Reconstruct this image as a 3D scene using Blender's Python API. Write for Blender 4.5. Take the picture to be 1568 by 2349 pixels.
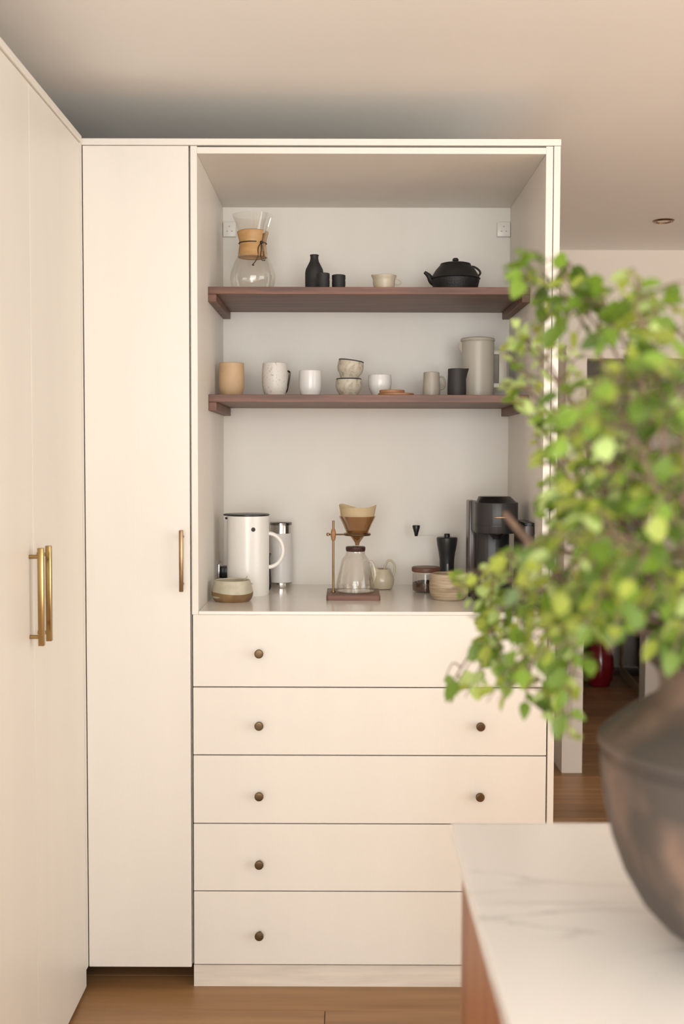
import bpy, bmesh, math, random
from mathutils import Vector, Matrix
random.seed(7)
for o in list(bpy.data.objects): bpy.data.objects.remove(o)
scn = bpy.context.scene
COL = scn.collection

# ------------------------------------------------------------------ camera
F = 2621.0                                   # focal length in photo pixels (1568 wide)
CAM = Vector((0.0, -2.814, 1.3335))
PI_, YA_, RO_ = .0479, -.0021, .0024         # pitch, yaw, roll
_r0 = Vector((math.cos(YA_), -math.sin(YA_), 0)); _f0 = Vector((math.sin(YA_), math.cos(YA_), 0)); _u0 = Vector((0, 0, 1))
FW = _f0*math.cos(PI_) - _u0*math.sin(PI_); _up = _f0*math.sin(PI_) + _u0*math.cos(PI_)
RT = _r0*math.cos(RO_) + _up*math.sin(RO_); UP = _up*math.cos(RO_) - _r0*math.sin(RO_)
cd = bpy.data.cameras.new('camera'); cam = bpy.data.objects.new('camera', cd); COL.objects.link(cam)
cd.sensor_fit = 'HORIZONTAL'; cd.sensor_width = 24.0; cd.lens = 24.0*F/1568
cd.clip_start = .02; cd.clip_end = 60
cam.matrix_world = Matrix(((RT.x, UP.x, -FW.x, CAM.x), (RT.y, UP.y, -FW.y, CAM.y), (RT.z, UP.z, -FW.z, CAM.z), (0, 0, 0, 1)))
cd.dof.use_dof = True; cd.dof.focus_distance = 3.05; cd.dof.aperture_fstop = 4.6
scn.camera = cam

# ------------------------------------------------------------------ world, light, exposure
w = bpy.data.worlds.new('world'); scn.world = w; w.use_nodes = True
w.node_tree.nodes['Background'].inputs[0].default_value = (1.0, .95, .88, 1)
w.node_tree.nodes['Background'].inputs[1].default_value = 1.0
def area(name, loc, rot, sx, sy, power, col):
    l = bpy.data.lights.new(name, 'AREA'); l.shape = 'RECTANGLE'; l.size = sx; l.size_y = sy
    l.energy = power; l.color = col
    o = bpy.data.objects.new(name, l); COL.objects.link(o); o.location = loc; o.rotation_euler = rot
    return o
R90 = math.pi/2
area('window_back_offscreen', (.30, -4.99, 1.21), (R90, 0, 0), 2.9, 1.78, 150, (.965, .985, .995))
area('window_right_offscreen', (3.345, -2.65, 1.12), (R90, 0, R90), 3.7, 1.95, 60, (.94, .98, 1.0))
sl = bpy.data.lights.new('sun_offscreen', 'SUN'); sl.energy = 20.0; sl.angle = .01; sl.color = (1.0, .90, .76)
so = bpy.data.objects.new('sun_offscreen', sl); COL.objects.link(so); so.rotation_euler = Vector((-.84, .05, -.545)).to_track_quat('-Z', 'Y').to_euler()
vs = scn.view_settings
vs.view_transform = 'Standard'; vs.look = 'None'; vs.gamma = 1; vs.use_curve_mapping = False
vs.exposure = -0.17

# ------------------------------------------------------------------ photo pixel -> world point
def U(u, v, x=None, y=None, z=None):
    d = FW + RT*((u-784)/F) - UP*((v-1174.5)/F)
    t = (x-CAM.x)/d.x if x is not None else (y-CAM.y)/d.y if y is not None else (z-CAM.z)/d.z
    return CAM + d*t
def PJ(p):
    v = Vector(p)-CAM; d = v.dot(FW)
    return 784+F*v.dot(RT)/d, 1174.5-F*v.dot(UP)/d
def mpp(y): return (y-CAM.y)/F*.998          # metres per photo pixel at depth y

# ------------------------------------------------------------------ materials
MATS = {}
def mat(name, col, rough=.5, metal=0, var=0, vscale=8, bump=0, bscale=60, stretch=(1, 1, 1), col2=None, spec=.5,
        coat=0, detail=4, rand=0, ramp=(.35, .65), trans=0, sub=None):
    m = bpy.data.materials.new(name); m.use_nodes = True; nt = m.node_tree; N = nt.nodes; L = nt.links
    b = N['Principled BSDF']; out = N['Material Output']
    b.inputs['Roughness'].default_value = rough; b.inputs['Metallic'].default_value = metal
    b.inputs['Specular IOR Level'].default_value = spec; b.inputs['Coat Weight'].default_value = coat
    b.inputs['Coat Roughness'].default_value = .15
    c = (*col, 1); b.inputs['Base Color'].default_value = c
    tc = N.new('ShaderNodeTexCoord'); mp = N.new('ShaderNodeMapping'); mp.inputs['Scale'].default_value = stretch
    L.new(tc.outputs['Object'], mp.inputs['Vector'])
    vec = mp.outputs['Vector']
    if rand:
        oi = N.new('ShaderNodeObjectInfo'); ml = N.new('ShaderNodeMath'); ml.operation = 'MULTIPLY'; ml.inputs[1].default_value = 37
        L.new(oi.outputs['Random'], ml.inputs[0])
        ad = N.new('ShaderNodeVectorMath'); ad.operation = 'ADD'; L.new(vec, ad.inputs[0]); L.new(ml.outputs[0], ad.inputs[1]); vec = ad.outputs[0]
    colout = None
    if col2 is not None or var:
        nz = N.new('ShaderNodeTexNoise'); nz.inputs['Scale'].default_value = vscale; nz.inputs['Detail'].default_value = detail
        L.new(vec, nz.inputs['Vector'])
        rp = N.new('ShaderNodeValToRGB'); rp.color_ramp.elements[0].position = ramp[0]; rp.color_ramp.elements[1].position = ramp[1]
        if col2 is None: col2 = tuple(max(0, x*(1-var)) for x in col)
        rp.color_ramp.elements[0].color = c; rp.color_ramp.elements[1].color = (*col2, 1)
        L.new(nz.outputs['Fac'], rp.inputs['Fac']); colout = rp.outputs['Color']
    if rand:
        hs = N.new('ShaderNodeHueSaturation'); mr = N.new('ShaderNodeMapRange')
        mr.inputs['To Min'].default_value = 1-rand; mr.inputs['To Max'].default_value = 1+rand
        L.new(oi.outputs['Random'], mr.inputs['Value']); L.new(mr.outputs[0], hs.inputs['Value'])
        if colout: L.new(colout, hs.inputs['Color'])
        else: hs.inputs['Color'].default_value = c
        colout = hs.outputs['Color']
    if colout: L.new(colout, b.inputs['Base Color'])
    if bump:
        n2 = N.new('ShaderNodeTexNoise'); n2.inputs['Scale'].default_value = bscale; n2.inputs['Detail'].default_value = 5
        L.new(vec, n2.inputs['Vector'])
        bp = N.new('ShaderNodeBump'); bp.inputs['Strength'].default_value = bump; bp.inputs['Distance'].default_value = .004
        L.new(n2.outputs['Fac'], bp.inputs['Height']); L.new(bp.outputs['Normal'], b.inputs['Normal'])
    if trans:
        tl = N.new('ShaderNodeBsdfTranslucent'); mx = N.new('ShaderNodeMixShader'); mx.inputs[0].default_value = trans
        if colout: L.new(colout, tl.inputs['Color'])
        else: tl.inputs['Color'].default_value = c
        L.new(b.outputs[0], mx.inputs[1]); L.new(tl.outputs[0], mx.inputs[2]); L.new(mx.outputs[0], out.inputs['Surface'])
    MATS[name] = m
    return m
def glass(name, tint, gloss=.10, rough=.03, edge=.55):
    m = bpy.data.materials.new(name); m.use_nodes = True; nt = m.node_tree; N = nt.nodes; L = nt.links
    N.remove(N['Principled BSDF']); out = N['Material Output']
    tr = N.new('ShaderNodeBsdfTransparent'); tr.inputs[0].default_value = (*tint, 1)
    gl = N.new('ShaderNodeBsdfGlossy'); gl.inputs['Roughness'].default_value = rough; gl.inputs[0].default_value = (.95, .95, .92, 1)
    lw = N.new('ShaderNodeLayerWeight'); lw.inputs['Blend'].default_value = .35
    mr = N.new('ShaderNodeMapRange'); mr.inputs['To Min'].default_value = gloss*.5; mr.inputs['To Max'].default_value = edge
    L.new(lw.outputs['Facing'], mr.inputs['Value'])
    pw = N.new('ShaderNodeMath'); pw.operation = 'POWER'; pw.inputs[1].default_value = 1.6
    L.new(mr.outputs[0], pw.inputs[0])
    mx = N.new('ShaderNodeMixShader'); L.new(mr.outputs[0], mx.inputs[0]); L.new(tr.outputs[0], mx.inputs[1]); L.new(gl.outputs[0], mx.inputs[2])
    L.new(mx.outputs[0], out.inputs['Surface']); MATS[name] = m
    return m
mat('paint', (.82, .78, .71), .42, var=.035, vscale=2.2, bump=.05, bscale=45, stretch=(3, 3, .5))
mat('paint_kick', (.80, .73, .64), .5, var=.16, vscale=5, stretch=(1, 1, 9), bump=.06)
mat('ceiling_paint', (.92, .905, .875), .8, var=.02, vscale=1.5)
mat('wall_paint', (.86, .80, .725), .8, var=.03, vscale=1.5)
mat('counter', (.83, .79, .73), .22, var=.03, vscale=5, coat=.3)
mat('walnut', (.085, .036, .022), .45, col2=(.235, .105, .064), vscale=6, stretch=(.6, 7, 9), detail=6, bump=.08, bscale=30, ramp=(.3, .72))
mat('oak', (.42, .235, .105), .38, col2=(.27, .135, .052), vscale=3.2, stretch=(.5, 9, 9), detail=7, rand=.22, bump=.05, bscale=20, ramp=(.3, .75))
mat('floor_base', (.12, .06, .025), .6)
mat('island_wood', (.40, .155, .055), .4, col2=(.28, .095, .03), vscale=4, stretch=(6, 6, .5), detail=6)
mat('brass', (.27, .165, .085), .30, 1, var=.25, vscale=20)
mat('bright_brass', (.40, .26, .105), .22, 1, var=.2, vscale=8)
mat('knob_bronze', (.16, .105, .055), .38, .9, var=.3, vscale=60)
mat('iron', (.012, .012, .013), .52, bump=.35, bscale=260)
mat('black_clay', (.022, .021, .021), .6, bump=.25, bscale=160)
mat('charcoal', (.035, .033, .033), .6, bump=.2, bscale=120)
mat('black_plastic', (.010, .010, .011), .32)
mat('black_satin', (.022, .022, .023), .36)
mat('dark_brown_plastic', (.06, .04, .032), .25)
mat('tan_clay', (.66, .45, .26), .55, var=.14, vscale=25)
mat('speckle_white', (.74, .70, .64), .35, col2=(.48, .42, .34), vscale=160, ramp=(.60, .72), detail=2)
mat('white_glaze', (.82, .80, .77), .25, coat=.3)
mat('cream_speckle', (.60, .54, .43), .4, col2=(.36, .30, .21), vscale=90, ramp=(.5, .72), detail=3)
mat('cream_glaze', (.66, .57, .43), .35)
mat('beige_glaze', (.52, .47, .39), .4, var=.1, vscale=30)
mat('press_enamel', (.53, .49, .41), .33, var=.04)
mat('jug_white', (.84, .81, .75), .26, coat=.2)
mat('canister_white', (.80, .77, .75), .3)
mat('chrome', (.62, .60, .57), .14, 1)
mat('dark_chrome', (.25, .24, .23), .2, 1)
mat('celadon', (.55, .50, .37), .35, var=.16, vscale=40)
mat('pot_glaze', (.62, .55, .40), .25, coat=.4, var=.1, vscale=20)
mat('raw_clay', (.30, .175, .075), .5, var=.4, vscale=25)
mat('ribbed_clay', (.52, .42, .29), .6, col2=(.34, .25, .155), vscale=14, stretch=(1, 1, 14), detail=4)
mat('cork', (.60, .36, .15), .45, col2=(.48, .26, .09), vscale=10, stretch=(1, 1, 6))
mat('leather', (.018, .010, .008), .6)
mat('paper', (.74, .60, .38), .8, trans=.35, var=.08, vscale=30)
mat('coffee', (.10, .045, .025), .7, col2=(.05, .02, .012), vscale=220, bump=.6, bscale=300)
mat('collar_wood', (.05, .016, .012), .4)
mat('coaster_wood', (.42, .21, .10), .5, col2=(.30, .135, .06), vscale=8, stretch=(1, 8, 8))
mat('socket_plastic', (.84, .81, .76), .3)
mat('red_glaze', (.22, .006, .014), .18, coat=.5)
mat('mirror', (.85, .85, .85), .02, 1)
mat('frame_gold', (.45, .33, .20), .5, var=.2, vscale=30)
mat('dark_wood', (.07, .035, .02), .5, var=.4, vscale=12, stretch=(1, 1, .2))
mat('bark', (.20, .125, .085), .7, var=.4, vscale=50)
mat('leaf_dark', (.12, .20, .028), .45, trans=.35, var=.3, vscale=30, rand=.3)
mat('leaf_mid', (.20, .32, .036), .42, trans=.4, var=.25, vscale=30, rand=.25)
mat('leaf_lime', (.42, .49, .075), .42, trans=.45, var=.2, vscale=30, rand=.2)
mat('leaf_pale', (.57, .71, .26), .42, trans=.42, var=.15, vscale=30, rand=.18)
mat('urn_clay', (.072, .057, .048), .68, col2=(.20, .130, .094), vscale=11, detail=5, bump=.5, bscale=22, ramp=(.44, .60), stretch=(1, 1, .7))
glass('clear_glass', (.97, .955, .93), .10)
glass('amber_glass', (.66, .50, .36), .10)
glass('pane_glass', (.96, .98, .97), .06, edge=.3)
def marble():
    m = bpy.data.materials.new('marble'); m.use_nodes = True; N = m.node_tree.nodes; L = m.node_tree.links; b = N['Principled BSDF']
    b.inputs['Roughness'].default_value = .22
    tc = N.new('ShaderNodeTexCoord'); mp = N.new('ShaderNodeMapping'); mp.inputs['Scale'].default_value = (1.6, 6, 6); mp.inputs['Rotation'].default_value = (0, 0, .12)
    L.new(tc.outputs['Object'], mp.inputs[0])
    n1 = N.new('ShaderNodeTexNoise'); n1.inputs['Scale'].default_value = 1.7; n1.inputs['Detail'].default_value = 7; n1.inputs['Distortion'].default_value = .6
    L.new(mp.outputs[0], n1.inputs['Vector'])
    s = N.new('ShaderNodeMath'); s.operation = 'SUBTRACT'; s.inputs[1].default_value = .5; L.new(n1.outputs['Fac'], s.inputs[0])
    a = N.new('ShaderNodeMath'); a.operation = 'ABSOLUTE'; L.new(s.outputs[0], a.inputs[0])
    r = N.new('ShaderNodeValToRGB'); r.color_ramp.elements[0].position = 0; r.color_ramp.elements[1].position = .022
    r.color_ramp.elements[0].color = (.50, .46, .43, 1); r.color_ramp.elements[1].color = (.82, .785, .75, 1); L.new(a.outputs[0], r.inputs[0])
    n2 = N.new('ShaderNodeTexNoise'); n2.inputs['Scale'].default_value = 1.1; L.new(mp.outputs[0], n2.inputs['Vector'])
    r2 = N.new('ShaderNodeValToRGB'); r2.color_ramp.elements[0].position = .5; r2.color_ramp.elements[1].position = .66; L.new(n2.outputs['Fac'], r2.inputs[0])
    mx = N.new('ShaderNodeMix'); mx.data_type = 'RGBA'; L.new(r2.outputs[0], mx.inputs[0])
    mx.inputs[6].default_value = (.82, .785, .75, 1); L.new(r.outputs[0], mx.inputs[7]); L.new(mx.outputs[2], b.inputs['Base Color'])
    MATS['marble'] = m
marble()

# ------------------------------------------------------------------ mesh helpers
def box(bm, x0, x1, y0, y1, z0, z1, bev=0, seg=2):
    vs_ = [bm.verts.new((x, y, z)) for x in (x0, x1) for y in (y0, y1) for z in (z0, z1)]
    fs = [bm.faces.new([vs_[i] for i in q]) for q in ((0, 1, 3, 2), (4, 6, 7, 5), (0, 4, 5, 1), (2, 3, 7, 6), (0, 2, 6, 4), (1, 5, 7, 3))]
    if bev:
        es = list({e for f in fs for e in f.edges})
        bmesh.ops.bevel(bm, geom=es, offset=bev, segments=seg, profile=.5, affect='EDGES')
    return bm
def lathe(bm, prof, seg=40, squash=None, cx=0, cy=0):
    rings = []
    for r, z in prof:
        if r < 1e-5: rings.append([bm.verts.new((cx, cy, z))])
        else:
            ring = []
            for k in range(seg):
                a = 2*math.pi*k/seg; rr, zz = (r, z) if squash is None else squash(r, z, a)
                ring.append(bm.verts.new((cx+rr*math.cos(a), cy+rr*math.sin(a), zz)))
            rings.append(ring)
    for A, B in zip(rings, rings[1:]):
        for k in range(seg):
            a, b = k, (k+1) % seg
            if len(A) == 1 and len(B) == 1: continue
            if len(A) == 1: bm.faces.new((A[0], B[b], B[a]))
            elif len(B) == 1: bm.faces.new((A[a], A[b], B[0]))
            else: bm.faces.new((A[a], A[b], B[b], B[a]))
    return bm
def smooth_path(pts, n=6):
    P = [Vector(p) for p in pts]; P = [P[0]*2-P[1]]+P+[P[-1]*2-P[-2]]; out = []
    for i in range(1, len(P)-2):
        for k in range(n):
            t = k/n; a, b, c, d = P[i-1:i+3]
            out.append(.5*((2*b)+(c-a)*t+(2*a-5*b+4*c-d)*t*t+(3*b-a-3*c+d)*t**3))
    out.append(P[-2]); return out
def tube(bm, pts, r, seg=10, n=6, cap=True, smooth=True, flat=None):
    pts = smooth_path(pts, n) if smooth else [Vector(p) for p in pts]
    m = len(pts); rings = []; prev = None
    for i, p in enumerate(pts):
        d = (pts[min(i+1, m-1)]-pts[max(i-1, 0)]).normalized()
        if prev is None:
            s = d.cross(Vector((0, 0, 1)));  s = s if s.length > .05 else d.cross(Vector((1, 0, 0)))
        else: s = prev - d*prev.dot(d)
        s.normalize(); prev = s; q = d.cross(s)
        rr = r if not callable(r) else r(i/(m-1))
        f2 = flat or 1
        rings.append([bm.verts.new(p + s*math.cos(2*math.pi*k/seg)*rr + q*math.sin(2*math.pi*k/seg)*rr*f2) for k in range(seg)])
    for A, B in zip(rings, rings[1:]):
        for k in range(seg): bm.faces.new((A[k], A[(k+1) % seg], B[(k+1) % seg], B[k]))
    if cap: bm.faces.new(rings[0][::-1]); bm.faces.new(rings[-1])
    return bm
def prism(bm, poly, z0, z1, bev=0):
    a = [bm.verts.new((x, y, z0)) for x, y in poly]; b = [bm.verts.new((x, y, z1)) for x, y in poly]
    fs = [bm.faces.new(a[::-1]), bm.faces.new(b)]
    for i in range(len(poly)):
        j = (i+1) % len(poly); fs.append(bm.faces.new((a[i], a[j], b[j], b[i])))
    if bev: bmesh.ops.bevel(bm, geom=list({e for f in fs for e in f.edges}), offset=bev, segments=2, profile=.5, affect='EDGES')
    return bm
def rrect(x0, x1, y0, y1, r, n=6):
    out = []
    for cx, cy, a0 in ((x1-r, y1-r, 0), (x0+r, y1-r, 90), (x0+r, y0+r, 180), (x1-r, y0+r, 270)):
        for k in range(n+1):
            a = math.radians(a0+90*k/n); out.append((cx+r*math.cos(a), cy+r*math.sin(a)))
    return out
def BM(): return bmesh.new()
def obj(name, bm, material, parent=None, smooth=True, loc=None):
    bmesh.ops.recalc_face_normals(bm, faces=bm.faces)
    if smooth:
        for f in bm.faces: f.smooth = True
        for e in bm.edges:
            if len(e.link_faces) == 2 and e.calc_face_angle(0) > .6: e.smooth = False
    me = bpy.data.meshes.new(name); bm.to_mesh(me); bm.free()
    me.materials.append(MATS[material])
    o = bpy.data.objects.new(name, me); COL.objects.link(o)
    if parent is not None: o.parent = parent
    if loc is not None: o.location = loc
    return o
def thing(name, label, cat, loc=(0, 0, 0), group=None):
    o = bpy.data.objects.new(name, None); COL.objects.link(o); o.location = loc; o.empty_display_size = .02
    return tag(o, label, cat, group)
def tag(o, label, cat, group=None):
    o['label'] = label; o['category'] = cat
    if group: o['group'] = group
    return o
def struct(o, label=None):
    o['kind'] = 'structure'
    if label: o['label'] = label
    return o
def sbox(name, m, *a, bev=0, label=None):
    return struct(obj(name, box(BM(), *a, bev=bev), m, smooth=False), label)

# ------------------------------------------------------------------ the room
XL = -.640            # face of the left cupboards
ZT = 2.105            # top of the cupboards
ZC = 2.235            # ceiling
WY = 2.20             # far wall of the passage
sbox('ceiling', 'ceiling_paint', -1.35, 3.45, -5.1, WY, ZC, ZC+.1, label='plain warm white ceiling')
sbox('wall_left', 'wall_paint', -1.35, -1.25, -5.1, .70, 0, ZC)
sbox('wall_back', 'wall_paint', -1.25, -.20, .615, .70, 0, ZC, label='cream wall behind the narrow cupboard')
sbox('wall_passage', 'wall_paint', -.28, -.20, .70, WY, 0, ZC)
def wall_open(name, lo, hi, fixed0, fixed1, oa, ob, oz0, oz1, axis, label):
    bm = BM()
    def b(a0, a1, z0, z1):
        if a1-a0 < 1e-4 or z1-z0 < 1e-4: return
        if axis == 'x': box(bm, a0, a1, fixed0, fixed1, z0, z1)
        else: box(bm, fixed0, fixed1, a0, a1, z0, z1)
    b(lo, oa, 0, ZC); b(ob, hi, 0, ZC); b(oa, ob, 0, oz0); b(oa, ob, oz1, ZC)
    return struct(obj(name, bm, 'wall_paint', smooth=False), label)
wall_open('wall_front', -1.35, 3.45, -5.1, -5.0, -1.2, 1.8, .30, 2.12, 'x', 'cream wall with a wide window')
wall_open('wall_right', -5.0, WY, 3.35, 3.45, -4.55, -.75, .12, 2.12, 'y', 'cream wall with a side window')
wall_open('wall_far', -.28, 3.45, WY, WY+.10, 1.008, 1.90, 0, 1.79, 'x', 'cream wall with a low doorway at the end of the passage')
def window(name, bmf, bmp, label):
    f = struct(obj(name, bmf, 'socket_plastic', smooth=False), label); p = obj('pane', bmp, 'pane_glass', f, smooth=False); return f
bm = BM()
for x in (-1.2, -.45, .30, 1.05, 1.8): box(bm, x-.025, x+.025, -5.06, -5.02, .30, 2.12)
for z in (.30, 2.12): box(bm, -1.175, 1.775, -5.06, -5.02, z-.02, z+.02)
bp = BM(); box(bp, -1.2, 1.8, -5.042, -5.038, .32, 2.10)
window('window_1', bm, bp, 'wide white framed window')
bm = BM()
for y in (-4.55, -3.6, -2.65, -1.7, -.75): box(bm, 3.37, 3.41, y-.025, y+.025, .12, 2.12)
for z in (.12, 2.12): box(bm, 3.37, 3.41, -4.525, -.775, z-.02, z+.02)
bp = BM(); box(bp, 3.388, 3.392, -4.55, -.75, .14, 2.10)
window('window_2', bm, bp, 'white framed side window')
# lining of the doorway: jambs and head stand proud of the far wall
sbox('trim_1', 'wall_paint', .922, 1.008, 1.97, WY, 0, 1.80, label='plain cream jamb of the doorway')
sbox('trim_2', 'wall_paint', 1.008, 1.90, 2.12, WY, 1.76, 1.80, label='plain cream head of the doorway')
sbox('trim_3', 'wall_paint', 1.90, 1.98, 1.97, WY, 0, 1.80)
# the little room beyond
sbox('wall_beyond_back', 'wall_paint', .90, 2.2, 4.45, 4.55, 0, ZC)
sbox('wall_beyond_left', 'wall_paint', .80, .90, WY+.10, 4.55, 0, ZC)
sbox('wall_beyond_right', 'wall_paint', 1.76, 1.86, 3.22, 4.45, 0, ZC)
pn = U(1480, 1500, y=3.10)
sbox('wall_nib', 'wall_paint', pn.x, 2.3, 3.10, 3.22, 0, ZC, label='cream wall end beside the mirror')
sbox('wall_beyond_east', 'wall_paint', 2.2, 2.3, WY+.10, 3.10, 0, ZC)
sbox('ceiling_beyond', 'ceiling_paint', .80, 2.3, WY, 4.55, ZC, ZC+.1)
# floor of planks
fl = sbox('floor', 'floor_base', -1.35, 3.45, -5.1, 4.55, -.06, -.012, label='oiled oak plank floor')
pl_cache = {}
def plank(x0, x1, y0, y1):
    k = (round(x1-x0, 3), round(y1-y0, 3))
    if k not in pl_cache:
        b = BM(); box(b, 0, x1-x0, 0, y1-y0, -.012, 0)
        top = [e for e in b.edges if all(v.co.z > -.001 for v in e.verts)]
        bmesh.ops.bevel(b, geom=top, offset=.0012, segments=1, affect='EDGES')
        o = obj('plank', b, 'oak', fl, smooth=False); pl_cache[k] = o.data
    else:
        o = bpy.data.objects.new('plank', pl_cache[k]); COL.objects.link(o); o.parent = fl
    o.location = (x0, y0, 0)
seam_y = U(450, 2317, z=0).y; seam_x = U(745, 2335, z=0).x
PW = .185; row = 0
for r in range(-26, 24):
    y0 = seam_y - PW + r*PW; y1 = y0+PW-.0015
    if y0 < -5.0 or y1 > 4.45: continue
    xa, xb = (-1.25, 3.35) if y1 < WY else (.90, 2.2)
    random.seed(100+r)
    first = seam_x if r == 0 else .62 if r == 1 else xa + .35 + random.random()*1.4
    cuts = [xa]; c = first
    while c > xa+1.8: c -= 1.8
    while c < xb-.2:
        if c > xa+.1: cuts.append(c)
        c += 1.8
    cuts.append(xb)
    for a, b_ in zip(cuts, cuts[1:]): plank(a, b_-.0015, y0, y1)
random.seed(7)

# ------------------------------------------------------------------ left bank of tall cupboards (face at XL, running to the viewer)
def left_unit(y1, y0, label, ):
    """two-door cupboard between y0 (near) and y1 (far)"""
    t = thing('tall_cupboard', label, 'cupboard', (XL, y1, 0))
    D = y0-y1; mid = D/2
    obj('body', box(BM(), -.60, -.022, D+.001, -.001, .012, 2.089), 'paint', t, smooth=False)
    for a, b_, hy in ((D+.0015, mid-.001, mid-.033), (mid+.001, -.0015, mid+.028)):
        d = obj('door', box(BM(), -.020, 0, a, b_, .012, 2.088, bev=.0012), 'paint', t, smooth=False)
        hz0, hz1 = .948, 1.148
        h = obj('handle', BM_handle(0, hy, hz0, hz1, .024), 'bright_brass', d)
    return t
def BM_handle(x, y, z0, z1, off):
    bm = BM()
    box(bm, x+off-.006, x+off+.006, y-.006, y+.006, z0, z1, bev=.0012)
    for z in (z0+.018, z1-.018): tube(bm, [(x-.0005, y, z), (x+off-.005, y, z)], .0042, seg=12, smooth=False)
    return bm
YS = U(77, 1300, x=XL).y
left_unit(-.022, YS*2+.022, 'pair of tall cream cupboard doors with brass bar handles meeting at a seam')
left_unit(YS*2+.020, YS*2+.020-.90, 'tall cream cupboard beyond the pair with brass bar handles')
left_unit(YS*2+.018-.90, YS*2+.018-1.80, 'tall cream cupboard farthest along from the drawers')
sbox('trim_7', 'paint', XL-.60, XL-.0155, -3.2, -.022, 2.0895, ZT-.002, label='cream board on top of the left cupboards')
sbox('trim_4', 'paint', XL-.015, XL+.005, -3.2, -.022, 2.0895, ZT, bev=.001, label='cream top rail above the left cupboards')
sbox('trim_5', 'paint', XL-.02, XL, -.0215, -.0005, .055, ZT, label='cream corner strip between the cupboards')

# ------------------------------------------------------------------ tall narrow cupboard
t = thing('narrow_cupboard', 'tall narrow cream cupboard with one slim brass handle, over an open shadowed recess', 'cupboard', (XL, 0, 0))
W_ = .2605
obj('body', box(BM(), 0, W_, .022, .60, .052, 2.089), 'paint', t, smooth=False)
d = obj('door', box(BM(), .0015, W_-.0015, 0, .020, .052, 2.0885, bev=.0012), 'paint', t, smooth=False)
hx = U(416, 1280, y=-.02).x - XL
b = BM(); box(b, hx-.0048, hx+.0048, -.030, -.021, 1.003, 1.154, bev=.001)
for z in (1.02, 1.137): tube(b, [(hx, .0005, z), (hx, -.022, z)], .004, seg=12, smooth=False)
obj('handle', b, 'brass', d)
obj('plinth', box(BM(), 0, W_, .40, .418, 0, .053), 'paint_kick', t, smooth=False)
sbox('trim_9', 'paint', -.1505, .507, .0165, .60, 2.0895, ZT-.002, label='cream board on top of the coffee cupboard')
sbox('trim_8', 'paint', XL-.60, -.151, .0165, .60, 2.0895, ZT-.002, label='cream board on top of the narrow cupboard')
sbox('trim_6', 'paint', XL, .523, -.004, .016, 2.0895, ZT, bev=.001, label='cream top rail above the coffee cupboard')

# ------------------------------------------------------------------ coffee cupboard: drawers below, open niche above
CX0, CX1 = -.378, .5225; NX0, NX1 = -.3605, .4875; ZW = .952; NT = 2.070
t = thing('coffee_cupboard', 'cream built-in cupboard with open shelved niche over five wide drawers', 'cupboard', (0, 0, 0))
obj('side_panel', box(BM(), CX0+.0015, NX0, 0, .60, ZW-.009, 2.0885, bev=.001), 'paint', t, smooth=False)
obj('side_panel', box(BM(), NX1, .5050, 0, .60, ZW-.009, 2.0885, bev=.001), 'paint', t, smooth=False)
obj('end_panel', box(BM(), .5065, CX1, -.002, .60, 0, 2.0888, bev=.001), 'paint', t, smooth=False)
obj('top_panel', box(BM(), NX0, NX1, 0, .60, NT, 2.0855, bev=.001), 'paint', t, smooth=False)
obj('back_panel', box(BM(), CX0+.002, .5045, .6005, .612, .06, 2.0888), 'paint', t, smooth=False)
obj('carcass', box(BM(), CX0+.002, .5045, .024, .598, .056, ZW-.011), 'paint', t, smooth=False)
obj('toe_kick', box(BM(), CX0+.002, .5045, .007, .022, 0, .055), 'paint_kick', t, smooth=False)
ZD = [.9443, .7623, .5914, .4184, .2466, .0582]
def knob_bm(x, z):
    bm = BM()
    lathe(bm, [(0, 0), (.0055, 0), (.005, .008), (.0085, .013), (.0108, .017), (.0112, .022), (.0100, .0245), (.0070, .0252), (0, .0245)], 24)
    bmesh.ops.rotate(bm, verts=bm.verts, matrix=Matrix.Rotation(R90, 3, 'X'))
    bmesh.ops.translate(bm, verts=bm.verts, vec=(x, .0004, z)); return bm
KZ = [.8489, .6690, .4925, .3200, .1395]
for i in range(5):
    d = obj('drawer', box(BM(), CX0+.0035, .5035, .0, .020, ZD[i+1]+.0014, ZD[i]-.0014, bev=.0011), 'paint', t, smooth=False)
    for kx in (-.2098, .338): obj('knob', knob_bm(kx, KZ[i]), 'knob_bronze', d)
tag(obj('countertop', box(BM(), NX0+.0003, NX1-.0003, -.002, .600, ZW-.0088, ZW, bev=.0015), 'counter', smooth=False),
    'thin pale cream countertop inside the niche above the drawers', 'countertop')

# walnut shelves
def shelf(name, zt, zb, zc, label, lab2=None):
    t = thing(name, label, 'shelf', (0, 0, zb))
    obj('board', box(BM(), NX0+.0004, NX1-.0004, .22, .5995, 0, zt-zb, bev=.001), 'walnut', t, smooth=False)
    for a, b_ in ((NX0+.0004, NX0+.0215), (NX1-.0215, NX1-.0004)):
        obj('cleat', box(BM(), a, b_, .2205, .599, zc-zb, -.0002, bev=.001), 'walnut', t, smooth=False)
S1, S2 = 1.7815, 1.4990
zc1 = U(510, 732, y=.6).z; zc2 = U(510, 954, y=.6).z
shelf('niche_shelf', S1, 1.7625, zc1, 'upper dark walnut shelf carrying the iron teapot')
shelf('niche_shelf', S2, 1.4785, zc2, 'lower dark walnut shelf carrying the row of cups')

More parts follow.
